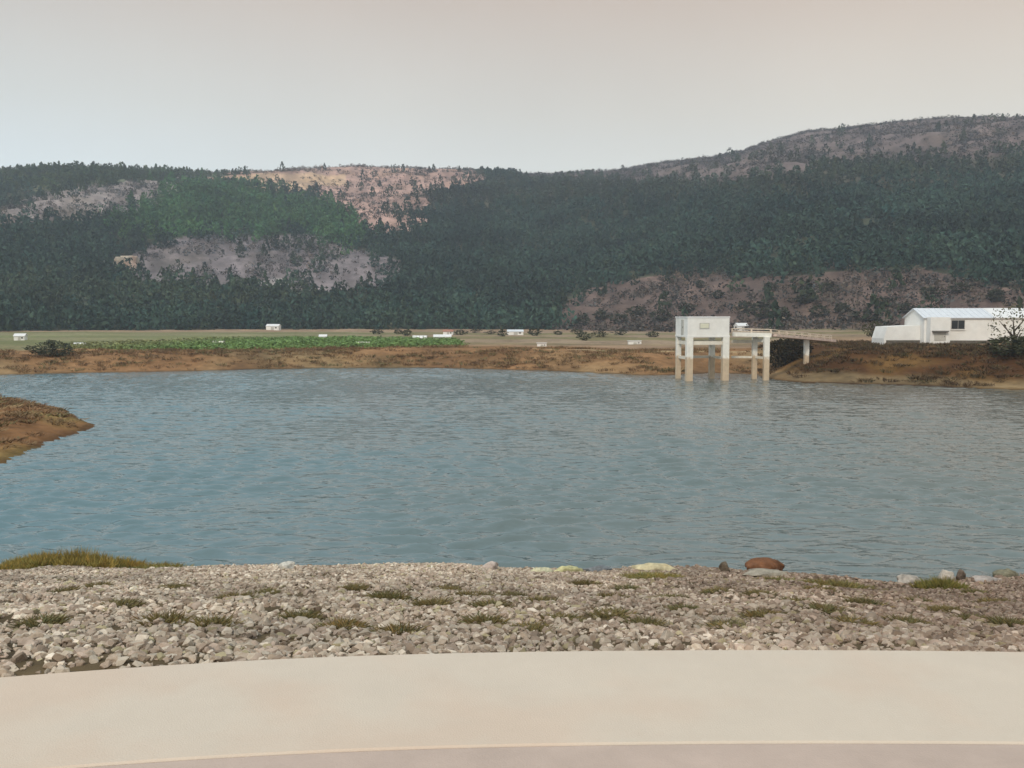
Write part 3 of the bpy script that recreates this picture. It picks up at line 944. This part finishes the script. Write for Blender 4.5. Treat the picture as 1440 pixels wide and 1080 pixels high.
def footbridge():
    a = at(1029.5, 470, 105.6); b_ = at(1084, 471.5, 104.8); c = at(1168, 479, 114.0)
    o = thing('footbridge', 'narrow footbridge on concrete posts from the pump cabin to the bank', 'bridge', (a[0], a[1], 0), 0)
    rel = lambda p: Vector((p[0] - a[0], p[1] - a[1], p[2]))
    A, B, Cc = rel(a), rel(b_), rel(c)
    A.z, B.z = 5.15, 5.05
    Cc.z = max(tz(c[0], c[1]) + .22, 4.2)
    dk = MB()
    dk.beam(A, B, 1.5, .34); dk.beam(B, Cc, 1.5, .30)
    dk.build('deck', M['deck'], o)
    ed = MB()
    dirn = (B - A); dirn.z = 0; dirn.normalize()
    nrm = Vector((dirn.y, -dirn.x, 0))
    for s in (-1, 1):
        e1 = MB()
        e1.beam(A + nrm * .82 * s, B + nrm * .82 * s, .12, .46)
        e1.build('edge_beam', M['pillar'], o)
    for s in (-1, 1):
        rl = MB()
        pts = [A, B, Cc]
        for q0, q1 in ((A, B), (B, Cc)):
            L = (q1 - q0).length
            n = max(2, int(L / 1.6))
            for i in range(n + (q1 is Cc)):
                p = q0.lerp(q1, i / n) + nrm * s * .72
                rl.beam(p + Vector((0, 0, .1)), p + Vector((0, 0, .66)), .09, .09)
            for hh in (.36, .64):
                rl.beam(q0 + nrm * s * .72 + Vector((0, 0, hh)), q1 + nrm * s * .72 + Vector((0, 0, hh)), .09, .09)
        rl.build('railing', M['rail'], o)
    # pier bent in the water
    front = rel(at(1077.5, 500, 104.0)); backp = rel(at(1061, 500, 106.2))
    for p, w in ((front, .30), (backp, .27)):
        MB().box(p.x - w, p.x + w, p.y - w, p.y + w, -2.6, 4.90, .03).build('pillar', M['pillar'], o)
    MB().beam((front.x, front.y, 4.45), (backp.x, backp.y, 4.45), .3, .38).build('brace_beam', M['pillar'], o)
    MB().beam((front.x, front.y, 2.5), (backp.x, backp.y, 2.5), .2, .26).build('brace_beam', M['beam'], o)
    tw = rel(at(1026, 500, 106.6))
    MB().beam((tw.x + .2, tw.y, 2.5), (backp.x - .27, backp.y, 2.5), .18, .24).build('brace_beam', M['beam'], o)
    MB().beam((tw.x + .2, tw.y, 4.3), (backp.x - .27, backp.y, 4.3), .2, .34).build('brace_beam', M['beam'], o)
    p = rel(at(1134, 490, 110.2))
    zt = B.lerp(Cc, .6).z - .12
    MB().box(p.x - .27, p.x + .27, p.y - .27, p.y + .27, 1.0, zt, .03).build('pillar', M['pillar'], o)
    return o
footbridge()

# ------------------------------------------------------------------ houses
def gable_roof(W, D, ze, zr, ov, th):
    m = MB()
    x0, x1 = -ov, W + ov
    for s in (0, 1):
        y0 = -ov if s == 0 else D + ov
        dz = (zr - ze) * ov / (D / 2)
        pts = [(x0, y0, ze - dz), (x0, D / 2, zr), (x0, D / 2, zr + th), (x0, y0, ze - dz + th)]
        m.poly(pts, (x1 - x0, 0, 0))
    return m

def white_house():
    Y = 118.0
    p = at(1299, 478.5, Y)
    m = Y / F
    zg = p[2]
    o = thing('farm_house', 'long white farmhouse with blue grey metal roof on the right bank', 'house', (p[0], Y, zg), R(-1.0))
    W, D, ze, zr = 21.5, 6.2, 2.85, 4.0
    wl = MB()
    wl.poly([(0, 0, -1.2), (0, D, -1.2), (0, D, ze), (0, D / 2, zr), (0, 0, ze)], (W, 0, 0))
    wl.build('wall', M['white_paint'], o)
    rf = gable_roof(8.6, D, ze + .02, zr + .02, .22, .09).build('roof', M['roof_metal'], o)
    r2 = gable_roof(W - 9.06, D, ze + .02, zr + .02, .22, .11)
    rr2 = r2.build('roof', M['roof_pale'], o)
    rr2.location = (9.05, 0, 0)
    rib = MB()
    for x in np.arange(.2, 8.5, .75):
        rib.beam((x, -.2, ze + .06), (x, D / 2, zr + .135), .05, .05)
    rib.build('roof_rib', M['roof_metal'], rf)
    # front porch block with a flat parapet
    MB().box(.25, 2.75, -1.3, -.003, -1.2, ze + .08, .02).build('porch', M['white_paint'], o)
    d_ = MB().box(.75, 2.2, -1.36, -1.29, 0.0, 1.05).build('door', M['door_grey'], o)
    MB().box(1.95, 2.05, -1.40, -1.362, .45, .56).build('handle', M['lintel'], d_)
    MB().box(.45, 2.4, -1.75, -1.304, 1.08, 1.24).build('door_canopy', M['lintel'], o)
    for x0 in (3.45,):
        w = MB().box(x0 - .08, x0 + 1.68, -.05, .02, 1.38, 2.6).build('window', M['frame_grey'], o)
        MB().box(x0, x0 + .77, -.075, -.052, 1.46, 2.52).box(x0 + .83, x0 + 1.6, -.075, -.052, 1.46, 2.52).build('pane', M['glass_dark'], w)
        MB().box(x0 - .14, x0 + 1.74, -.13, -.052, 1.28, 1.378).build('sill', M['white_paint'], w)
    MB().box(2.78, W, -.09, -.004, -1.2, -.02).build('base_strip', M['base_strip'], o)  # dark strip along the foot of the wall
    # low annex at the left end with a sloped parapet
    an = MB()
    an.poly([(-4.6, 1.2, -1.2), (-4.6, 1.2, .2), (-4.15, 1.2, 1.72), (-.004, 1.2, 1.9), (-.004, 1.2, -1.2)], (0, 4.2, 0))
    a_ = an.build('annex', M['white_paint'], o)
    MB().box(-4.3, -.02, 1.11, 1.197, -1.2, -.02).build('base_strip', M['base_strip'], a_)
    return o
white_house()

def shed(name, label, cat, u, v, wpx, hpx, depth, rz, roofm, wallm='white_paint', style='gable', door=True, group=None):
    """small building in the valley: u,v the middle of its base in the photograph"""
    # find where the sight line meets the valley floor
    best = None
    for Y in np.arange(90, 520, 1.0):
        p = at(u, v, Y)
        if p[2] <= tz(p[0], p[1]) + .02:
            best = p; break
    if best is None:
        best = at(u, v, 330)
    p = best
    m = p[1] / F
    W, Hh = wpx * m, hpx * m
    g = tz(p[0], p[1])
    o = thing(name, label, cat, (p[0], p[1], g), rz, group)
    D = depth * W
    zr = Hh; ze = Hh * .66
    if style == 'gable':
        b0 = MB(); b0.poly([(-W / 2, 0, -.5), (-W / 2, D, -.5), (-W / 2, D, ze), (-W / 2, D / 2, zr), (-W / 2, 0, ze)], (W, 0, 0)); b0.build('wall', M[wallm], o)
        r_ = gable_roof(W, D, ze + .02, zr + .02, .12, .08).build('roof', M[roofm], o)
        r_.location = (-W / 2, 0, 0)
    elif style == 'flat':
        MB().box(-W / 2, W / 2, 0, D, -.5, Hh * .9, .02).build('wall', M[wallm], o)
        MB().box(-W / 2 - .12, W / 2 + .12, -.12, D + .12, Hh * .902, Hh, .02).build('roof', M[roofm], o)
    else:                                            # round-arched plastic tunnel
        n = 12
        pts = [(-W / 2, D / 2 - D / 2 * math.cos(math.pi * i / n), -.4 if i in (0, n) else Hh * math.sin(math.pi * i / n) ** .8) for i in range(n + 1)]
        b0 = MB(); b0.poly(pts, (W, 0, 0)); b0.build('cover', M[wallm], o)
        fr = MB()
        for k in range(5):
            x = -W / 2 + W * k / 4
            q = [(x, D / 2 - (D / 2 + .03) * math.cos(math.pi * i / n), .0 if i in (0, n) else (Hh + .03) * math.sin(math.pi * i / n) ** .8) for i in range(n + 1)]
            fr.tube(q, [.05] * len(q), 5)
        fr.build('hoop', M['frame_grey'], o)
    if door and style != 'tunnel':
        x0 = -W * .12
        MB().box(x0, x0 + min(1.2, W * .25), -.05, .02, 0, ze * .82).build('door', M['door_grey'], o)
        wn = MB().box(W * .2, W * .36, -.05, .02, ze * .42, ze * .8).build('window', M['frame_grey'], o)
        MB().box(W * .215, W * .345, -.07, -.052, ze * .46, ze * .76).build('pane', M['glass_dark'], wn)
    return o

shed('farm_shed', 'small white shed at the left edge of the valley behind the round dark shrub', 'shed', 27, 479, 14, 9, .8, R(8), 'roof_pale')
shed('tunnel_greenhouse', 'small white plastic tunnel in the field just right of the round dark shrub', 'greenhouse', 110, 488, 15, 6, .7, 0, 'film', 'film', 'tunnel')
shed('tunnel_greenhouse', 'low cream plastic tunnel on the left part of the green crop strip', 'greenhouse', 306, 485, 15, 5, .7, 0, 'film', 'shutter', 'tunnel')
shed('farm_shed', 'white shed at the edge of the dark wood, above the green crop', 'shed', 383, 464, 18, 8, .6, R(-4), 'roof_pale')
shed('farm_shed', 'tiny white hut behind the green crop, between the white shed and cream tunnel', 'shed', 454, 478, 10, 7, .9, R(6), 'roof_pale')
shed('tunnel_greenhouse', 'long low cream plastic tunnel on the near edge of the bright green crop', 'greenhouse', 510, 486, 18, 5, .5, R(3), 'film', 'shutter', 'tunnel')
shed('tunnel_greenhouse', 'long white plastic tunnel beside the white barn at the right end of the crop', 'greenhouse', 590, 478, 20, 6, .5, 0, 'film', 'film', 'tunnel')
shed('farm_barn', 'long white barn at the right end of the green crop strip', 'barn', 622, 479, 24, 8, .5, R(2), 'roof_pale')
shed('farm_shed', 'red roofed hut just behind the long white barn', 'shed', 630, 471, 14, 7, .7, R(-6), 'roof_red')
shed('farm_shed', 'grey white shed against the wood right of the long white barn', 'shed', 725, 471, 22, 7, .6, R(5), 'roof_metal')
shed('farm_shed', 'low white hut on the far bank midway between barn and pump cabin', 'shed', 762, 487, 13, 5, .7, 0, 'roof_pale', style='flat')
shed('farm_shed', 'low pale hut by the track just left of the pump cabin', 'shed', 893, 484, 18, 5, .6, 0, 'roof_pale', style='flat')
shed('farm_shed', 'small white hut with slanting roof behind the footbridge', 'shed', 1045, 466, 16, 11, .8, R(14), 'roof_pale')

# ------------------------------------------------------------------ shrubs and trees one can tell apart
def shrub(name, label, cat, pos, w, h, colr, seed, n=420, quad=.06, group=None, kind='round', trunk=.0, density=1.0):
    o = thing(name, label, cat, pos, 0, group)
    g = np.random.default_rng(seed)
    Vs, Cs = [], []
    lobes = 6
    V0, S0 = crown_template(n, kind, seed, quad)
    V = V0.reshape(-1, 3).copy()
    V[:, 0] *= w; V[:, 1] *= w * .85; V[:, 2] = V[:, 2] * (h - trunk) + trunk
    lump = 1 + .55 * fbm(V[:, 0] / (w * .22) + seed, V[:, 2] / (h * .25) + V[:, 1] / (w * .22), 2)
    V[:, 0] *= lump; V[:, 1] *= lump; V[:, 2] = trunk + (V[:, 2] - trunk) * (.6 + .4 * lump)
    col = np.array(colr)[None] * S0.reshape(-1, 1) * (1 + .2 * g.normal(0, 1, (n, 1)).repeat(4, 0) * np.array([.6, .2, .1]))
    np_mesh('crown', V, np.arange(len(V)).reshape(-1, 4), M['leaf'], o, col=np.clip(col, .006, .5))
    tk = MB()
    r0 = max(.05, .035 * h)
    tk.tube([(0, 0, -.3), (.03 * w, 0, h * .3), (.0, .02 * w, h * .62)], [r0, r0 * .75, r0 * .3])
    for k in range(5):
        a = k * 1.257 + g.random() * .8
        tk.tube([(.015 * w, 0, h * (.18 + .06 * k)), (math.cos(a) * w * .18, math.sin(a) * w * .18, h * (.38 + .06 * k)), (math.cos(a) * w * .3, math.sin(a) * w * .3, h * (.5 + .07 * k))], [r0 * .55, r0 * .35, r0 * .12], 5)
    tk.build('trunk', M['bark'], o, True)
    return o

def land(u, v, Y0=85):
    for Y in np.arange(Y0, 900, .5):
        p = at(u, v, Y)
        z = tz(p[0], p[1])
        if p[2] <= z:
            return np.array([p[0], p[1], z])
    return at(u, v, 300)

p = land(74, 502, 100)
shrub('round_shrub', 'round dark green shrub alone on the tawny far bank at the left', 'shrub', p, 4.2, 2.0, (.068, .074, .044), 1, n=900, quad=.05)
# shrubs under the footbridge, enlarged and darkened to paint the shade there
for i, (u, v, w, h, l) in enumerate([(1096, 517, 3.0, 3.6, 'dark shrub under the footbridge nearest the pump cabin'), (1110, 510, 3.6, 3.3, 'dark shrub under the middle of the bank end of the footbridge'), (1125, 499, 3.0, 2.2, 'dark shrub under the footbridge by its last short post')]):
    p = land(u, v, 96)
    shrub('bank_shrub', l, 'shrub', p, w, h, (.042, .034, .018), 20 + i, n=1000, quad=.055)
# tree at the right edge in front of the house
p = land(1422, 496, 96)
shrub('dark_bush', 'dark green bush at the foot of the thin tree at the right edge', 'shrub', land(1414, 500, 96), 4.8, 2.0, (.060, .062, .030), 31, n=1000, quad=.045)
shrub('dark_bush', 'broad dark bush cut by the right edge of the picture', 'shrub', land(1452, 502, 96), 4.4, 2.4, (.058, .060, .030), 32, n=1000, quad=.045)
shrub('thin_tree', 'thin sparse leaved tree in front of the right end of the farmhouse', 'tree', land(1424, 494, 98), 4.8, 5.2, (.12, .115, .065), 33, n=380, quad=.032, trunk=.9)
shrub('olive_tree', 'small dark bushy tree at the left end of the white farmhouse', 'tree', land(1226, 474, 112), 2.4, 2.6, (.060, .062, .035), 34, n=420, quad=.06)
# bushes on the brown slope behind the tower, large enough to tell apart
spec = [(1075, 448, 8.5, 5.5), (1048, 440, 6, 4), (1100, 452, 6, 4.2), (1130, 428, 6, 3.8), (1152, 446, 6, 3.6), (1185, 440, 5, 3), (1216, 452, 6, 3.4), (1245, 432, 5.5, 3.2), (1275, 440, 5, 3), (1010, 420, 5, 3.2), (965, 440, 6, 3.6), (930, 452, 6.5, 4), (895, 446, 6, 4), (870, 455, 6, 3.6), (845, 450, 6, 4), (820, 458, 6, 4.4), (985, 405, 5, 3), (1085, 410, 5, 3), (1165, 412, 5.5, 3.4), (1310, 418, 6, 3.4), (1350, 412, 6, 3.4), (1400, 424, 6, 3.6)]
for i, (u, v, w, h) in enumerate(spec):
    lab = 'large dark bush on the brown slope right behind the footbridge' if i == 0 else 'dark bush standing on the brown scrub slope at the foot of the wooded hill'
    shrub('slope_bush', lab, 'shrub', land(u, v, 130), w, h, (.046, .050, .030), 40 + i, n=300, quad=.09, group=None if i == 0 else 'dark bushes on the brown slope')
gv = np.random.default_rng(404)
for i, (u, v) in enumerate([(560, 470), (572, 472), (648, 471), (668, 468), (690, 470), (706, 473), (752, 472), (785, 471), (812, 470), (843, 474), (872, 471), (918, 474), (822, 479), (530, 470)]):
    w = gv.uniform(2.6, 4.4)
    shrub('valley_shrub', 'low dark shrub on the valley floor between the far bank and the wood', 'shrub', land(u, v, 115), w, w * gv.uniform(.35, .55), (.052, .055, .032), 80 + i, n=200, quad=.09, group='low dark shrubs on the valley floor')
# rock outcrop on the wooded slope
p = land(178, 377, 330)
def outcrop(p):
    bm = bmesh.new()
    bmesh.ops.create_icosphere(bm, subdivisions=4, radius=1)
    for v in bm.verts:
        c = np.array(v.co)
        nn = float(fbm(np.array([c[0] * 2.2 + 3]), np.array([c[2] * 2.2 + c[1] * 1.7]), 3)[0])
        c = np.clip(c * (1 + .45 * nn), -.82, .82)
        v.co = (c[0] * 7.2, c[1] * 5.0, c[2] * 6.0 + 1.2)
    me = bpy.data.meshes.new('rock_outcrop'); bm.to_mesh(me); bm.free()
    me.materials.append(mat('outcrop_stone', (.46, .39, .31), var=.25, scale=.5, bump=.25, bscale=1.2, second=(.44, .30, .23)))
    o = bpy.data.objects.new('rock_outcrop', me); o.location = p; C.objects.link(o)
    tag(o, 'pale tan rock outcrop bare among the trees on the left slope', 'rock')
outcrop(p)

# ------------------------------------------------------------------ air
def haze():
    m = bpy.data.materials.new('haze')
    m.use_nodes = True
    t = m.node_tree
    t.nodes.remove(t.nodes["Principled BSDF"])
    v = t.nodes.new("ShaderNodeVolumePrincipled")
    v.inputs["Color"].default_value = (.76, .85, 1.0, 1)
    v.inputs["Density"].default_value = .00030
    v.inputs["Anisotropy"].default_value = .2
    t.links.new(v.outputs[0], t.nodes["Material Output"].inputs["Volume"])
    o = MB().box(-1560, 1560, -1560, 1560, -4, 300).build('haze', m)
    tag(o, kind='stuff')
haze()
